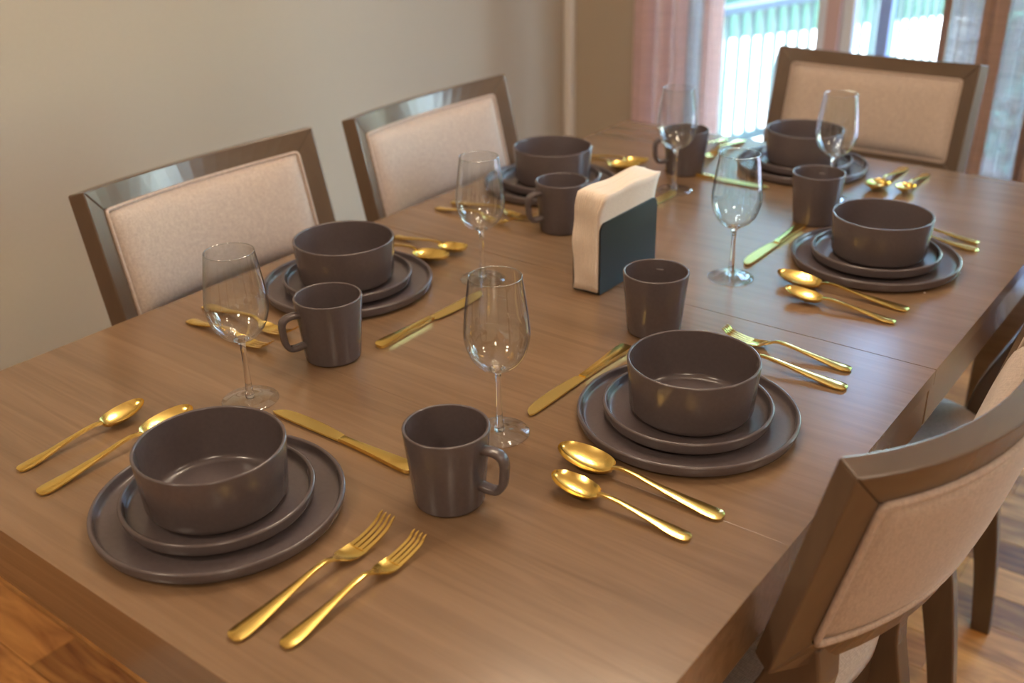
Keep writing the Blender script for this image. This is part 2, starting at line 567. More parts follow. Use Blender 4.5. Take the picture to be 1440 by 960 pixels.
bx('bottom_rail', (-0.8, -.02, .08), (RL, .02, .12), M_RAIL, rail, bevel=.003)
pk = None
k = 0
xx = -0.75
while xx < RL:
    if pk is None:
        pk = bx('picket', (-.011, -.011, .12), (.011, .011, .70), M_RAIL, rail)
        pk.location.x = xx
    else:
        p2 = pk.copy(); C.objects.link(p2); p2.parent = rail; p2.location.x = xx
    xx += 0.088
for px in (-0.8, 1.3, RL):
    bx('post', (px - .045, -.045, 0), (px + .045, .045, .80), M_RAIL, rail, bevel=.004)

def tree(name, x, y, h, rad, m_, label, cat, seed, trunk=True, n=2600):
    rnd = random.Random(seed)
    t = thing(name, label, cat, (x, y, -0.05))
    bm = bmesh.new()
    z0 = h * 0.12 if trunk else 0.05
    for i in range(n):
        a = rnd.uniform(0, 2 * PI)
        cz = rnd.random()
        rr = rad * math.sin(PI * min(1, 0.15 + cz * 0.85)) ** 0.6 * (0.55 + 0.45 * rnd.random()) * (1 + .18 * math.sin(3 * a + seed) + .1 * math.sin(7 * a))
        c = Vector((rr * math.cos(a), rr * math.sin(a), z0 + (h - z0) * cz))
        R = Matrix.Rotation(rnd.uniform(0, 6.28), 3, 'Z') @ Matrix.Rotation(rnd.uniform(0, 3.1), 3, 'X')
        s = rnd.uniform(.05, .12) * (3.1 if h > 3 else 0.8)
        vs = [bm.verts.new(c + R @ Vector(q)) for q in ((-s, 0, 0), (0, -s * .5, 0.01), (s, 0, 0), (0, s * .5, 0.01))]
        bm.faces.new(vs)
    fo = obj('foliage', bm, m_, t)
    fo['kind'] = 'stuff'
    bm = bmesh.new()
    tube(bm, [(0, 0, 0), (0.02 * h, 0.01 * h, h * .35), (0, 0.02 * h, h * .8)], [.035 * h * .6, .025 * h * .6, .008 * h], 8)
    for q in range(4):
        a = q * 1.7 + seed
        tube(bm, [(0.01 * h, 0, h * (.3 + .08 * q)), (rad * .5 * math.cos(a), rad * .5 * math.sin(a), h * (.5 + .08 * q))], [.012 * h * .6, .005 * h], 6)
    obj('trunk', bm, M_BARK, t, smooth=True)
    return t
k = 0
TR = [(-11.8, 11.0, 9.0, 2.5, 0, 'dark green tree furthest left beyond the patio'), (-7.9, 14.6, 10.5, 2.7, 1, 'light green tree behind the left glass pane'),
      (-4.1, 11.4, 9.5, 2.6, 2, 'tall blue-green tree nearest behind the left half of the patio door'), (-0.1, 16.2, 11.0, 2.7, 0, 'dark green tree behind the middle of the patio door'),
      (3.4, 11.6, 9.0, 2.6, 1, 'light green tree behind the sheer right curtain'), (8.2, 14.2, 10.0, 2.7, 2, 'blue-green tree furthest right beyond the planting bed')]
for (x, y, h, rad, mi, lb) in TR:
    tree('garden_tree', x, y, h, rad * .82, M_LEAF[mi], lb, 'tree', int(x * 10) + 77, n=1700)
SH = [(-4.95, 7.4, 1.0, .42, 1, 'round green shrub at the left edge of the pale patio'), (-4.0, 8.3, 1.1, .42, 2, 'blue-green round shrub beyond the deck railing'),
      (-3.2, 9.7, 1.0, .42, 1, 'round green shrub behind the middle of the left glass pane'), (-2.1, 10.1, .95, .40, 0, 'dark round shrub at the far corner of the pale patio'),
      (0.55, 4.6, .55, .30, 2, 'low blue-green shrub in the planting bed nearest the house'), (0.15, 6.2, .6, .34, 0, 'low dark shrub in the middle of the planting bed'), (-.25, 8.0, .7, .36, 1, 'low light green shrub at the far end of the planting bed')]
for i, (x, y, h, rad, mi, lb) in enumerate(SH):
    tree('garden_shrub', x, y, h, rad, M_LEAF[mi], lb, 'shrub', 30 + i, trunk=False, n=1000)['group'] = 'shrubs around the patio'

# ------------------------------------------------------------------ pendant lamp and added fill lamps (above and behind the view)
for i, (x, y, w) in enumerate(FILL_LAMPS):
    t = thing('fill_lamp', ['added ceiling fill lamp behind the near end of the table', 'added ceiling fill lamp in the corner behind the camera', 'added ceiling fill lamp towards the right wall'][i], 'lamp', (x, y, ZC))
    o = obj('lamp_ring', lathe([(.085, -.001), (.085, -.012), (.10, -.012), (.10, -.001), (.085, -.001)], 32), M_TRIM, t)
    o = obj('diffuser', lathe([(0, -.004), (.084, -.004), (.084, -.001), (0, -.001)], 32), M_LAMPE, t)
    light('fill_lamp_light', 'AREA', (x, y, ZC - .02), w, WARM, shape='DISK', size=.35)
ch = thing('pendant_lamp', 'bronze pendant lamp with five bulbs above the table', 'lamp', (0.50, 0.90, 0))
bm = bmesh.new(); tube(bm, [(0, 0, 1.92), (0, 0, ZC - .02)], .008, 8); obj('stem', bm, M_BRASS, ch, smooth=True)
obj('canopy', lathe([(0, ZC - .03), (.06, ZC - .03), (.06, ZC - .001), (0, ZC - .001)], 32), M_BRASS, ch, smooth=False)
for k in range(5):
    a = 2 * PI * k / 5 + .3
    bm = bmesh.new(); tube(bm, [(0, 0, 1.93), (.10 * math.cos(a), .10 * math.sin(a), 1.90), (.2 * math.cos(a), .2 * math.sin(a), 1.93), (.2 * math.cos(a), .2 * math.sin(a), 1.97)], .006, 8)
    obj('arm', bm, M_BRASS, ch, smooth=True)
    o = obj('bulb', lathe([(0, 0), (.020, .006), (.036, .024), (.040, .044), (.034, .066), (.018, .082), (0, .087)], 24), M_BULB, ch, smooth=True)
    o.location = (.2 * math.cos(a), .2 * math.sin(a), 1.972)

# ------------------------------------------------------------------ table
W, L = 1.0278, 1.8204
table = thing('dining_table', 'large grey-brown wooden dining table with a seam across its middle', 'table', (0, 0, 0))
SEAM = 0.917
def top_half(y0, y1, nm='table_board'):
    b_ = bx(nm, (0, y0, TZ - .023), (W, y1, TZ), M_TABLE, table, bevel=0.0022)
    return b_
for a, b_ in ((0, 0.4546), (0.4546, SEAM - .0007), (SEAM + .0007, 1.3702), (1.3702, L)):
    o = bx('table_board', (0, a, TZ - .023), (W, b_, TZ), M_TABLE, table)
    bv = o.modifiers.new('bevel', 'BEVEL'); bv.width = .0002; bv.segments = 1
AP = .005
for (a, b_) in ((.05, SEAM - .0025), (SEAM + .0025, L - .05)):
    bx('apron', (W - .028, a, TZ - .088), (W - AP, b_, TZ - .0255), M_TABLE, table, bevel=.0015)
    bx('apron', (AP, a, TZ - .088), (.028, b_, TZ - .0255), M_TABLE, table, bevel=.0015)
bx('apron', (.028, AP, TZ - .088), (W - .028, .028, TZ - .0255), M_TABLE, table, bevel=.0015)
bx('apron', (.028, L - .028, TZ - .088), (W - .028, L - AP, TZ - .0255), M_TABLE, table, bevel=.0015)
for lx, ly in ((.26, .20), (W - .345, .20), (.030, L - .115), (W - .115, L - .115)):
    if True:
        bx('leg', (lx, ly, 0), (lx + .085, ly + .085, TZ - .0255), M_TABLE, table, bevel=.004)

# ------------------------------------------------------------------ chairs
CW, CS, CT, CH, CR, CB = 0.4624, 0.0587, 0.0285, 0.1705 + TZ, 0.2317, 0.2567
RAD = ((CW / 2) ** 2 + CS ** 2) / (2 * CS)
THM = math.asin(CW / 2 / RAD)
RC = RAD * math.cos(THM)
def cp(uu, v, d):
    """uu -1..1 across, v metres down from the top edge, d metres behind the sitter face. local x = back"""
    th = THM * uu
    rr = RAD + d
    U, D = rr * math.sin(th), rr * math.cos(th) - RC
    return Vector((D * math.cos(CR) - v * math.sin(CR), U, CH - v * math.cos(CR) - D * math.sin(CR)))
MW = 0.036                                  # width of the frame members
MU = 1 - MW / (CW / 2) / 1.03
def bent(bm, ulo, uhi, vlo, vhi, d0, d1, n=18):
    """curved bar; ulo/uhi functions of v for the mitred ends"""
    rings = []
    for i in range(n + 1):
        t = i / n
        q = []
        for v, d in ((vlo, d0), (vhi, d0), (vhi, d1), (vlo, d1)):
            a, b_ = ulo(v), uhi(v)
            q.append(bm.verts.new(cp(a + (b_ - a) * t, v, d)))
        rings.append(q)
    for a, b_ in zip(rings[:-1], rings[1:]):
        for k in range(4):
            bm.faces.new((a[k], a[(k + 1) % 4], b_[(k + 1) % 4], b_[k]))
    bm.faces.new(rings[0][::-1]); bm.faces.new(rings[-1])
def puff(bm, uh, v0, v1, dbase, amp, sgn, nu=22, nv=14, rim=.004):
    """upholstered pad bulging from depth dbase by amp in direction sgn, closed at the back"""
    def h(t): return (1 - (2 * t - 1) ** 6) ** .5 if 0 < t < 1 else 0
    A, B = [], []
    for i in range(nu + 1):
        s = i / nu
        ra, rb = [], []
        for j in range(nv + 1):
            t = j / nv
            uu = -uh + 2 * uh * s
            v = v0 + (v1 - v0) * t
            e = h(s) * h(t) * (0.75 + 0.25 * math.sin(PI * s) * math.sin(PI * t))
            ra.append(bm.verts.new(cp(uu, v, dbase + sgn * (rim + amp * e))))
            rb.append(bm.verts.new(cp(uu, v, dbase - sgn * .004)))
        A.append(ra); B.append(rb)
    for i in range(nu):
        for j in range(nv):
            bm.faces.new((A[i][j], A[i + 1][j], A[i + 1][j + 1], A[i][j + 1]))
            bm.faces.new((B[i][j], B[i][j + 1], B[i + 1][j + 1], B[i + 1][j]))
    for i in range(nu):
        bm.faces.new((A[i][0], B[i][0], B[i + 1][0], A[i + 1][0])); bm.faces.new((A[i][nv], A[i + 1][nv], B[i + 1][nv], B[i][nv]))
    for j in range(nv):
        bm.faces.new((A[0][j], A[0][j + 1], B[0][j + 1], B[0][j])); bm.faces.new((A[nu][j], B[nu][j], B[nu][j + 1], A[nu][j + 1]))
def piping(uh, v0, v1, d, rad):
    pts = []
    c = .03
    n = 20
    for i in range(n + 1): pts.append(cp((-uh + c) + (2 * uh - 2 * c) * i / n, v0, d))
    pts.append(cp(uh - .006, v0 + .0015, d))
    for i in range(10): pts.append(cp(uh, v0 + .006 + (v1 - v0 - .012) * i / 9, d))
    pts.append(cp(uh - .006, v1 - .0015, d))
    for i in range(n + 1): pts.append(cp((uh - c) - (2 * uh - 2 * c) * i / n, v1, d))
    pts.append(cp(-uh + .006, v1 - .0015, d))
    for i in range(10): pts.append(cp(-uh, v1 - .006 - (v1 - v0 - .012) * i / 9, d))
    pts.append(cp(-uh + .006, v0 + .0015, d))
    bm = bmesh.new()
    tube(bm, pts, rad, 8, closed=True)
    return bm
def bar(bm, path, cs, cap=True):
    """path of (x,z) with local half sizes (hx,hy) and y; square section"""
    rings = []
    for (x, y, z), (hx, hy) in zip(path, cs):
        rings.append([bm.verts.new((x + a * hx, y + b_ * hy, z)) for a, b_ in ((-1, -1), (1, -1), (1, 1), (-1, 1))])
    for a, b_ in zip(rings[:-1], rings[1:]):
        for k in range(4):
            bm.faces.new((a[k], a[(k + 1) % 4], b_[(k + 1) % 4], b_[k]))
    bm.faces.new(rings[0][::-1]); bm.faces.new(rings[-1])
SEATZ = 0.478
def make_chair(label, loc, rz):
    t = thing('dining_chair', label, 'chair', loc, rz, 'dining chairs around the table')
    mit = lambda v: 1 - (1 - MU) * min(v, MW) / MW
    mib = lambda v: 1 - (1 - MU) * min(CB - v, MW) / MW
    bm = bmesh.new(); bent(bm, lambda v: -mit(v), mit, 0, MW, 0, CT); obj('top_rail', bm, M_CHAIRH, t, bevel=.0022)
    bm = bmesh.new(); bent(bm, lambda v: -mib(v), mib, CB - MW, CB, 0, CT); obj('bottom_rail', bm, M_CHAIRH, t, bevel=.0022)
    for s in (-1, 1):
        bm = bmesh.new()
        rings = []
        for (uu, v) in ((1, 0), (MU, MW), (MU, CB - MW), (1, CB)):
            rings.append([bm.verts.new(cp(s * uu, v, d)) for d in (0, CT)])
        a, b_, c_, d_ = rings
        for k in (0, 1):
            bm.faces.new([q[k] for q in (a, b_, c_, d_)])
        for q, w in ((a, b_), (b_, c_), (c_, d_), (d_, a)):
            bm.faces.new((q[0], q[1], w[1], w[0]))
        obj('stile', bm, M_CHAIR, t, bevel=.0022)
    uh = MU - .012
    bm = bmesh.new(); puff(bm, uh, MW + .003, CB - MW - .003, .004, .027, -1); c = obj('back_cushion', bm, M_FAB, t, smooth=True)
    obj('piping', piping(uh + .008, MW + .001, CB - MW - .001, -.001, .0032), M_PIPE, c, smooth=True)
    bm = bmesh.new(); puff(bm, uh, MW + .003, CB - MW - .003, CT - .004, .010, 1); c = obj('back_panel', bm, M_FAB, t, smooth=True)
    obj('piping', piping(uh + .006, MW + .001, CB - MW - .001, CT + .002, .0040), M_PIPE, c, smooth=True)
    # legs
    for s in (-1, 1):
        zt = cp(s * .78, CB, .014)
        y_ = s * .182
        bm = bmesh.new()
        path = [(-.020, y_, 0), (-.036, y_, .15), (-.068, y_, .33), (-.092, y_, .44), (-.080, y_, .52), (zt.x - .010, y_, zt.z - .05), (zt.x - .002, y_, zt.z + .02)]
        pts = curve_pts([p + q for p, q in zip(path, [(.017, .014), (.020, .015), (.025, .016), (.028, .016), (.030, .018), (.032, .021), (.020, .021)])], 4)
        bar(bm, [p[:3] for p in pts], [p[3:] for p in pts])
        obj('leg', bm, M_CHAIR, t, bevel=.003)
        bm = bmesh.new()
        bar(bm, [(-.525, s * .2, 0), (-.525, s * .2, .40)], [(.015, .015), (.021, .021)])
        obj('leg', bm, M_CHAIR, t, bevel=.003)
    # seat frame rails and the cushion
    for s in (-1, 1):
        bm = bmesh.new()
        vs = box(bm, (-.504, -.010, .335), (-.112, .010, .405))
        for v in vs:
            v.co.y += s * (.2 - .018 * (v.co.x + .504) / .39)
        obj('seat_rail', bm, M_CHAIR, t, bevel=.002)
    bx('seat_rail', (-.537, -.178, .335), (-.515, .178, .405), M_CHAIRH, t, bevel=.002)
    bx('seat_rail', (-.112, -.165, .335), (-.09, .165, .405), M_CHAIRH, t, bevel=.002)
    bm = bmesh.new()
    NU, NV = 24, 24
    G = []
    def se(a): return math.copysign(abs(a) ** .32, a)
    for j in range(10):                        # rings from rim to centre, rounded-square outline
        k = j / 9
        ring = []
        for i in range(64):
            a = 2 * PI * i / 64
            ex, ey = se(math.cos(a)), se(math.sin(a))
            sc_ = 1 - k * .999
            hx = .238; hy = .232 - .016 * (ex * sc_ + 1) / 2 * 1.6
            rr_ = 1 - .0 * k
            z = SEATZ - .022 + .022 * (1 - sc_ ** 5) ** .6 if k > 0 else SEATZ - .026
            ring.append(bm.verts.new((-.312 + hx * ex * sc_, hy * ey * sc_, z)))
        G.append(ring)
    low = [bm.verts.new((v.co.x * .985 - .0045, v.co.y * .985, .407)) for v in G[0]]
    rings = [low] + G
    for a, b_ in zip(rings[:-1], rings[1:]):
        for i in range(64):
            bm.faces.new((a[i], a[(i + 1) % 64], b_[(i + 1) % 64], b_[i]))
    bm.faces.new(rings[-1]); bm.faces.new(low[::-1])
    obj('seat_cushion', bm, M_FAB, t, smooth=True)
    return t
CHAIRS = [((-0.1063, 0.6563), 3.1376, 'wooden dining chair with linen back, leftmost along the wall, facing the table'),
          ((-0.0851, 1.2083), 3.1451, 'wooden dining chair with linen back, second along the wall, behind the napkin holder'),
          ((1.1159, 0.6026), -0.114, 'wooden dining chair at the right front, seen from behind, curved back nearest the camera'),
          ((1.115, 1.2250), 0.08, 'dining chair beyond the right front chair, only its pale seat and legs showing'),
          ((0.509, 2.064), 1.5873, 'wooden dining chair at the far end of the table before the bright patio door'),
          ((0.525, -0.455), -PI / 2, 'dining chair at the near end, only a corner of its seat showing bottom left')]
c0 = make_chair(CHAIRS[0][2], (*CHAIRS[0][0], 0), CHAIRS[0][1])
for (xy, a, lb) in CHAIRS[1:]:
    dup(c0, (*xy, 0), a, lb)

# ------------------------------------------------------------------ crockery
WHERE = {'A': 'at the front left setting nearest the camera', 'B': 'at the front right setting', 'C': 'before the leftmost wall chair',
         'D': 'at the setting behind the napkin holder', 'E': 'at the second setting along the right side', 'F': 'at the far end before the window chair'}
PL = {'A': (.5101, .1610), 'B': (.8248, .6128), 'C': (.1884, .6703), 'D': (.1529, 1.2730), 'E': (.8276, 1.2374), 'F': (.5181, 1.6674)}
BO = {'A': (.5125, .1582), 'B': (.8282, .6150), 'C': (.1871, .6700), 'D': (.1570, 1.2760), 'E': (.8320, 1.2382), 'F': (.5184, 1.6675)}
MUG = {'A': (.6973, .3192, 8), 'B': (.6628, .8112, 112), 'C': (.3436, .4874, -107), 'D': (.3124, 1.0832, -112), 'E': (.6679, 1.3753, 104), 'F': (.3276, 1.5116, -125)}
GL = {'A': (.3463, .3383), 'B': (.6571, .4585), 'C': (.3423, .8193), 'D': (.3703, 1.3918), 'E': (.6649, 1.0494), 'F': (.6439, 1.5053)}
def arc(cx, cz, rr, a0, a1, n):
    return [(cx + rr * math.cos(math.radians(a0 + (a1 - a0) * i / n)), cz + rr * math.sin(math.radians(a0 + (a1 - a0) * i / n))) for i in range(n + 1)]
def plate_bm(R, H, foot, base):
    t = .0026
    p = [(0, base), (foot - .004, base), (foot - .003, 0), (foot + .003, 0), (foot + .004, base)]
    p += [(R - .010, base)] + arc(R - .0075, base + .006, .006, -80, -5, 5)[1:]
    p += arc(R - t, H - t, t, 0, 180, 8)
    p += [(R - .0065, base + .0085)] + arc(R - .0115, base + .0095, .0050, -20, -85, 4) + [(R - .016, base + .0042), (0, base + .0042)]
    return lathe(p, 96)
def bowl_bm():
    R, B, H, t = .0787, .0735, .0697, .0019
    p = [(0, .003), (.045, .003), (.047, 0), (.052, 0), (B - .012, .0015)] + arc(B - .0105, .0125, .0115, -75, -5, 6) + [(B + .0022, .030)]
    p += arc(R - t, H - t, t, 0, 180, 8)
    p += [(B - .0012, .030), (B - .003, .018)] + arc(B - .0135, .0165, .0100, -5, -85, 6) + [(0, .0062)]
    return lathe(p, 96)
def mug_bm():
    R, B, H, t = .0464, .0380, .0920, .0017
    p = [(0, .002), (.030, .002), (.032, 0), (B - .005, 0)] + arc(B - .004, .0045, .0044, -80, 0, 5)
    p += [(B + (R - B) * .5, H * .5)] + arc(R - t, H - t, t, 0, 180, 8) + [(B + (R - B) * .5 - .0036, H * .5), (B - .0032, .012), (B - .008, .0065), (0, .006)]
    return lathe(p, 72)
def mug_handle_bm():
    bm = bmesh.new()
    ctrl = [(.0415, .0745), (.0560, .0755), (.0655, .0725), (.0695, .0650), (.0690, .0500), (.0670, .0380), (.0615, .0300), (.0520, .0285), (.0385, .0300)]
    pts = curve_pts(ctrl, 6)
    n = len(pts)
    rings = []
    for i, (x, z) in enumerate(pts):
        a = pts[max(0, i - 1)]; b_ = pts[min(n - 1, i + 1)]
        tx, tz = b_[0] - a[0], b_[1] - a[1]
        l = math.hypot(tx, tz); nx, nz = -tz / l, tx / l
        ring = []
        for k in range(12):
            q = 2 * PI * k / 12
            cc, ss = math.cos(q), math.sin(q)
            hw = .0068 * math.copysign(abs(cc) ** .6, cc)
            ht = .0040 * math.copysign(abs(ss) ** .6, ss)
            ring.append(bm.verts.new((x + nx * ht, hw, z + nz * ht)))
        rings.append(ring)
    for a, b_ in zip(rings[:-1], rings[1:]):
        for k in range(12):
            bm.faces.new((a[k], a[(k + 1) % 12], b_[(k + 1) % 12], b_[k]))
    bm.faces.new(rings[0][::-1]); bm.faces.new(rings[-1])
    return bm
def glass_bms():
    ctrl = [(.0036, .0835), (.012, .0860), (.0235, .0935), (.0330, .1070), (.0385, .1270), (.0378, .1480), (.0345, .1740), (.0305, .2020)]
    outer = curve_pts(ctrl, 6)
    inner = []
    for i, (x, z) in enumerate(outer):
        a = outer[max(0, i - 1)]; b_ = outer[min(len(outer) - 1, i + 1)]
        tx, tz = b_[0] - a[0], b_[1] - a[1]; l = math.hypot(tx, tz)
        th = .0006 if z > .105 else .0006 + (.105 - z) * .11
        inner.append((max(0.0, x - tz / l * th), z + tx / l * th))
    inner = [q for q in inner if q[0] > .004 and q[1] > .0862]
    foot = lathe([(.0060, .0042), (.020, .0018), (.034, .0002), (.0356, .0002), (.0363, .0009), (.0355, .0018), (.022, .0034), (.012, .0054), (.0060, .0088), (.0060, .0042)], 72)
    stem = lathe([(0, .0042), (.0059, .0042), (.0059, .0090), (.0046, .0140), (.0040, .026), (.0034, .045), (.0032, .068), (.0040, .080), (.0062, .0848), (.0105, .0862), (.0075, .0882), (0, .0888)], 40)
    k0 = next(i for i, q in enumerate(outer) if q[0] > .0095)
    bowl = lathe(outer[k0:] + [(.0304, .2027), (.0298, .2020)] + [q for q in inner[::-1][1:] if q[0] > .0085] + [outer[k0]], 72)
    return bowl, stem, foot
GRP = {'plate': 'large grey dinner plates', 'small': 'small grey plates on the dinner plates', 'bowl': 'grey bowls on the plates', 'mug': 'grey mugs', 'glass': 'clear wine glasses'}
def series(make, table_, z, lab, cat, grp, rzf=lambda s: 0):
    first = None
    for s, q in table_.items():
        loc = (q[0], q[1], z); lb = lab + ' ' + WHERE[s]
        if first is None:
            first = make(lb); first.location = loc; first.rotation_euler.z = rzf(s); tag(first, lb, cat, grp)
        else:
            dup(first, loc, rzf(s), lb)
series(lambda lb: obj('dinner_plate', plate_bm(.1335, .018, .085, .0025), M_CER, smooth=True), PL, TZ, 'large round grey dinner plate', 'plate', GRP['plate'])
series(lambda lb: obj('side_plate', plate_bm(.1022, .0215, .066, .0050), M_CER, smooth=True), PL, TZ + .0068, 'smaller grey plate under the bowl', 'plate', GRP['small'])
series(lambda lb: obj('bowl', bowl_bm(), M_CER, smooth=True), BO, TZ + .0161, 'deep grey bowl', 'bowl', GRP['bowl'])
def mk_mug(lb):
    t = thing('mug', lb, 'mug')
    obj('mug_body', mug_bm(), M_CER, t, smooth=True); obj('handle', mug_handle_bm(), M_CER, t, smooth=True)
    return t
series(mk_mug, MUG, TZ, 'grey mug', 'mug', GRP['mug'], lambda s: math.radians(MUG[s][2]))
def mk_glass(lb):
    t = thing('wine_glass', lb, 'wine glass')
    bw_, st_, ft_ = glass_bms()
    obj('glass_bowl', bw_, M_BOWLG, t, smooth=True); obj('stem', st_, M_GLASS, t, smooth=True); obj('foot', ft_, M_BOWLG, t, smooth=True)
    bm_ = bmesh.new(); tube(bm_, [(.0301 * math.cos(2 * PI * i / 64), .0301 * math.sin(2 * PI * i / 64), .2024) for i in range(64)], .00055, 6, closed=True); obj('rim', bm_, M_RIMG, t, smooth=True)
    return t
series(mk_glass, GL, TZ, 'empty clear wine glass', 'wine glass', GRP['glass'])

# ------------------------------------------------------------------ cutlery
def ribbon(bm, st, nj=8, crown=True):
    """st: list of (x, halfwidth, z_edge, sag, thickness); closed shell along +x; y = across. sag>0 dips the centre"""
    T, B = [], []
    for (x, hw, z, sag, th) in st:
        a, b_ = [], []
        for j in range(nj + 1):
            s = -1 + 2 * j / nj
            zz = z - sag * (1 - s * s)
            a.append(bm.verts.new((x, hw * s, zz + th / 2)))
            b_.append(bm.verts.new((x, hw * s * .96, zz - th / 2)))
        T.append(a); B.append(b_)
    n = len(st)
    for i in range(n - 1):
        for j in range(nj):
            bm.faces.new((T[i][j], T[i + 1][j], T[i + 1][j + 1], T[i][j + 1]))
            bm.faces.new((B[i][j], B[i][j + 1], B[i + 1][j + 1], B[i + 1][j]))
        bm.faces.new((T[i][0], B[i][0], B[i + 1][0], T[i + 1][0])); bm.faces.new((T[i][nj], T[i + 1][nj], B[i + 1][nj], B[i][nj]))
    for i in (0, n - 1):
        bm.faces.new([T[i][j] for j in range(nj + 1)] + [B[i][j] for j in range(nj, -1, -1)])
def handle_st(L0, arch, wend=.0095, zneck=.012, ridge=-.0013):
    c = [(0.0, .0035, .0024, 0, .0016), (.0018, wend * .72, .0026, ridge * .5, .0018), (.006, wend * .95, .0029, ridge, .002), (.018, wend, .0036, ridge, .002), (L0 * .35, wend * .74, .0062, ridge, .0022),
         (L0 * .60, wend * .42, .0105, -.0006, .0026), (L0 * .80, .0027, arch * .95, -.0004, .0030), (L0 * .92, .0025, arch * .98, -.0003, .0031), (L0, .0026, zneck, -.0002, .0030)]
    return curve_pts(c, 5)
def make_spoon(label, loc, rz, k, grp):
    t = thing('spoon' if k == 1 else 'teaspoon', label, 'spoon', loc, rz, grp)
    Lh, Lb, bw = (.136, .070, .0220) if k == 1 else (.111, .058, .0176)
    bm = bmesh.new(); ribbon(bm, handle_st(Lh, .0155 * (1 if k == 1 else .9), .0098 if k == 1 else .0082, .0125)); obj('handle', bm, M_GOLD, t, smooth=True)
    bm = bmesh.new()
    st = []
    NS = 28
    for i in range(NS + 1):
        s = (1 - math.cos(PI * i / NS)) / 2
        q = s ** .90
        hw = max(.0008 if s > .5 else .0026, bw * math.sqrt(max(0, 1 - (2 * q - 1) ** 2)) ** .94)
        rim = .0118 + .0065 * s * s
        dep = (.0112 if k == 1 else .0104) * math.sqrt(max(0, 1 - (2 * q - 1) ** 2)) ** .9
        st.append((Lh - .001 + (Lb + .001) * s, hw, rim, dep, .0013))
    ribbon(bm, st, 14)
    obj('spoon_bowl', bm, M_GOLD, t, smooth=True)
    for o in t.children:
        e = o.modifiers.new('edges', 'EDGE_SPLIT'); e.split_angle = math.radians(48)
    return t
def make_fork(label, loc, rz, k, grp):
    t = thing('fork' if k == 1 else 'salad_fork', label, 'fork', loc, rz, grp)
    Lt = .206 if k == 1 else .184
    Lh = Lt - (.078 if k == 1 else .070)
    hw = .0122 if k == 1 else .0108
    bm = bmesh.new(); ribbon(bm, handle_st(Lh, .0145, .0100 if k == 1 else .0086, .0105)); obj('handle', bm, M_GOLD, t, smooth=True)
    x0_, x1_ = Lh - .001, Lt - (.045 if k == 1 else .040)
    st = curve_pts([(x0_, .0026, .0105, 0, .003), (x0_ + .005, .0048, .0088, .0003, .0022), (x0_ + .012, hw * .86, .0064, .0012, .0018), ((x0_ + x1_) / 2 + .004, hw, .0046, .0015, .0017), (x1_, hw * .99, .0040, .0010, .0017)], 4)
    bm = bmesh.new(); ribbon(bm, st, 10); obj('fork_head', bm, M_GOLD, t, smooth=True)
    for q in range(4):
        yc = hw * .99 * (-.75 + .5 * q)
        bm = bmesh.new()
        pts = curve_pts([(x1_ - .002, .0025, .0038), ((x1_ + Lt) / 2 - .006, .0019, .0062), ((x1_ + Lt) / 2 + .010, .0017, .0110), (Lt - .004, .0013, .0172), (Lt, .0005, .0190)], 4)
        if k == 2: pts = [(a, b_ * .9, c_ if c_ < .004 else .004 + (c_ - .004) * .8) for a, b_, c_ in pts]
        ribbon(bm, [(a, b_, c_, 0, .0017) for a, b_, c_ in pts], 3)
        for v in bm.verts:
            v.co.y += yc * (1 - .04 * (v.co.x - x1_) / .045)
        obj('tine', bm, M_GOLD, t, smooth=True)
    for o in t.children:
        e = o.modifiers.new('edges', 'EDGE_SPLIT'); e.split_angle = math.radians(48)
    return t
def make_knife(label, loc, rz, grp):
    t = thing('table_knife', label, 'knife', loc, rz, grp)
    bm = bmesh.new()
    ribbon(bm, curve_pts([(0, .0040, .003, 0, .004), (.004, .0086, .0034, 0, .0052), (.02, .0092, .0038, -.0008, .0056), (.06, .0066, .0040, -.0008, .0056), (.102, .0048, .0040, -.0004, .0052), (.114, .0052, .0040, 0, .0046)], 4), 8)
    obj('handle', bm, M_GOLD, t, smooth=True)
    bm = bmesh.new()                      # blade: back edge straight, belly curved
    st = curve_pts([(.113, -.0050, .0050), (.117, -.0080, .0052), (.122, -.0095, .0054), (.150, -.0122, .0058), (.185, -.0130, .0060), (.212, -.0110, .0058), (.226, -.0060, .0050), (.232, .0010, .0030)], 5)
    T, B = [], []
    for x, a, b_ in st:
        T.append([bm.verts.new((x, a + (b_ - a) * j / 6, .0036 + .0007 * (j / 6) + .0002)) for j in range(7)])
        B.append([bm.verts.new((x, a + (b_ - a) * j / 6, .0030 - .0007 * (j / 6))) for j in range(7)])
    for i in range(len(st) - 1):
        for j in range(6):
            bm.faces.new((T[i][j], T[i + 1][j], T[i + 1][j + 1], T[i][j + 1])); bm.faces.new((B[i][j], B[i][j + 1], B[i + 1][j + 1], B[i + 1][j]))
        bm.faces.new((T[i][0], B[i][0], B[i + 1][0], T[i + 1][0])); bm.faces.new((T[i][6], T[i + 1][6], B[i + 1][6], B[i][6]))
    for i in (0, -1):
        bm.faces.new(T[i] + B[i][::-1])
    obj('blade', bm, M_GOLDS, t, smooth=True)
    for o in t.children:
        e = o.modifiers.new('edges', 'EDGE_SPLIT'); e.split_angle = math.radians(35)
    return t
def cut(make, rows, lab, grp):
    """rows: (setting, handle end x, y, direction in degrees)"""
    first = None
    for s, x, y, a in rows:
        lb = lab + ' ' + WHERE[s]
        if first is None: first = make(lb, (x, y, TZ), math.radians(a), grp)
        else: dup(first, (x, y, TZ), math.radians(a), lb)
cut(lambda lb, loc, rz, g: make_spoon(lb, loc, rz, 1, g),
    [('B', .953, .456, 180), ('A', .324, .059, 90), ('C', .052, .832, 0), ('D', .045, 1.445, 3), ('E', .937, 1.079, 180), ('F', .696, 1.786, -90)],
    'large gold spoon, inner of two,', 'large gold spoons')
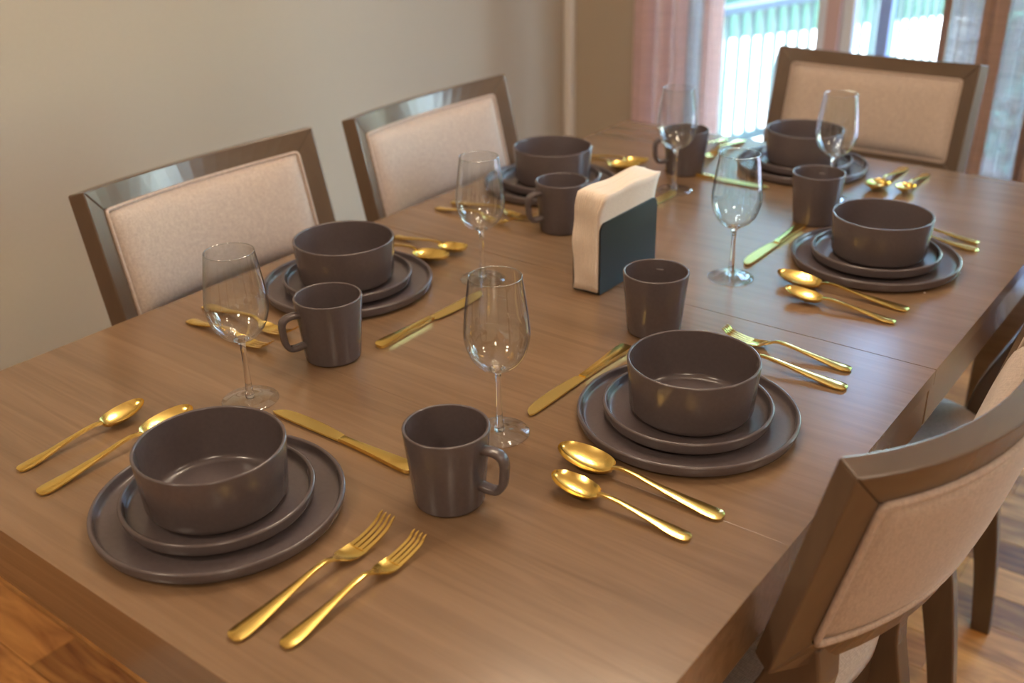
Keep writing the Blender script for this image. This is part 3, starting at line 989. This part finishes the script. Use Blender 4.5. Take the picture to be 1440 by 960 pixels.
cut(lambda lb, loc, rz, g: make_spoon(lb, loc, rz, 2, g),
    [('B', .943, .404, 180), ('A', .261, .071, 90), ('C', .090, .880, 0), ('D', .080, 1.495, 0), ('E', .936, 1.026, 180), ('F', .747, 1.765, -90)],
    'gold teaspoon, outer of two,', 'gold teaspoons')
cut(lambda lb, loc, rz, g: make_fork(lb, loc, rz, 1, g),
    [('A', .682, .035, 90), ('B', .953, .797, 180), ('C', .058, .490, 0), ('D', .052, 1.085, 0), ('E', .953, 1.381, 180), ('F', .322, 1.795, -90)],
    'large gold fork, inner of two,', 'large gold forks')
cut(lambda lb, loc, rz, g: make_fork(lb, loc, rz, 2, g),
    [('A', .727, .056, 90), ('B', .939, .848, 180), ('C', .082, .442, 0), ('D', .050, 1.041, 0), ('E', .943, 1.419, 180), ('F', .284, 1.785, -90)],
    'small gold fork, outer of two,', 'small gold forks')
cut(make_knife, [('A', .630, .334, 180), ('B', .663, .741, -90), ('C', .378, .540, 90), ('D', .378, 1.150, 90), ('E', .663, 1.338, -90), ('F', .288, 1.502, 0)],
    'gold table knife', 'gold table knives')

# ------------------------------------------------------------------ napkin holder and napkins
NX0, NX1, NY0, NY1 = .4870, .5310, .868, 1.036
hold = thing('napkin_holder', 'black metal napkin holder packed with paper napkins in the table centre', 'napkin holder', (0, 0, TZ))
def rplate(x0, x1, y0, y1, z0, z1, rad):
    bm = bmesh.new()
    prof = [(y0, z0), (y1, z0)] + [(y1 - rad + rad * math.cos(a * PI / 16), z1 - rad + rad * math.sin(a * PI / 16)) for a in range(9)] + \
           [(y0 + rad + rad * math.cos(a * PI / 16), z1 - rad + rad * math.sin(a * PI / 16)) for a in range(8, 17)]
    A = [bm.verts.new((x0, a, b_)) for a, b_ in prof]; B = [bm.verts.new((x1, a, b_)) for a, b_ in prof]
    bm.faces.new(A[::-1]); bm.faces.new(B)
    for i in range(len(prof)):
        j = (i + 1) % len(prof)
        bm.faces.new((A[i], A[j], B[j], B[i]))
    return bm
obj('side_plate', rplate(NX1, NX1 + .003, NY0, NY1, .0045, .116, .014), M_HOLD, hold, bevel=.0006)
obj('side_plate', rplate(NX0 - .003, NX0, NY0, NY1, .0045, .116, .014), M_HOLD, hold, bevel=.0006)
bx('base_plate', (NX0 - .003, NY0, .0015), (NX1 + .003, NY1, .0045), M_HOLD, hold, bevel=.0006)
NN = 12
for k in range(NN):
    rnd = random.Random(40 + k)
    bm = bmesh.new()
    t0 = (NX1 - NX0 - .0022) / NN
    n1, n2 = 12, 14
    y0_ = NY0 - .006 + rnd.uniform(-.0003, .0003); y1_ = NY1 - .004 + rnd.uniform(-.001, .001); zt = .164 + rnd.uniform(-.0004, .0004) + .001 * math.sin(k * .5)
    S = [[], []]
    for sd in (0, 1):
        for i in range(n1 + 1):
            rw = []
            for j in range(n2 + 1):
                sy, sz = i / n1, j / n2
                free = max(0, (sz - .6) / .4)
                fan = (k + sd - NN / 2) / (NN / 2) * .003 * free ** 1.5
                lean = .010 * free ** 2 * (1 - sy * .3)
                edge = .0018 * math.sin(7.5 * sz + .05 * k) + .0012 * math.sin(19 * sz + 1)
                yy = y0_ + (y1_ - y0_) * sy + (edge * (1 - sy) * 1.0) + (.0022 * math.sin(11 * sz + .2 * k)) * (1 - sy)
                xx_ = NX0 + .0011 + t0 * (k + sd * .84 + .08) + fan + lean
                zz = .0052 + (zt - .0052) * sz - .004 * free * sy + .0015 * math.sin(9 * sy + .3 * k) * free
                rw.append(bm.verts.new((xx_, yy, zz)))
            S[sd].append(rw)
    for i in range(n1):
        for j in range(n2):
            for sd in (0, 1):
                a = S[sd]
                bm.faces.new((a[i][j], a[i + 1][j], a[i + 1][j + 1], a[i][j + 1]))
    rim = [(i, 0) for i in range(n1)] + [(n1, j) for j in range(n2)] + [(i, n2) for i in range(n1, 0, -1)] + [(0, j) for j in range(n2, 0, -1)]
    for q in range(len(rim)):
        a, b_ = rim[q], rim[(q + 1) % len(rim)]
        bm.faces.new((S[0][a[0]][a[1]], S[0][b_[0]][b_[1]], S[1][b_[0]][b_[1]], S[1][a[0]][a[1]]))
    o = obj('paper_napkin', bm, M_NAP, smooth=True)
    o.location = (0, 0, TZ)
    tag(o, 'folded white paper napkin standing in the black holder', 'napkin', 'napkins in the holder')

# crumbs on the table
random.seed(3)
for i, (x, y, lb) in enumerate([(0.935, 1.16, 'tiny pale crumb on the table right of the far right plate'), (0.955, 1.27, 'tiny pale crumb nearer the far right table edge')]):
    bm = bmesh.new()
    bmesh.ops.create_icosphere(bm, subdivisions=1, radius=.0018)
    for v in bm.verts:
        v.co *= random.uniform(.7, 1.2); v.co.z *= .6
    o = obj('crumb', bm, M_NAP); o.location = (x, y, TZ + .0009); tag(o, lb, 'crumb')
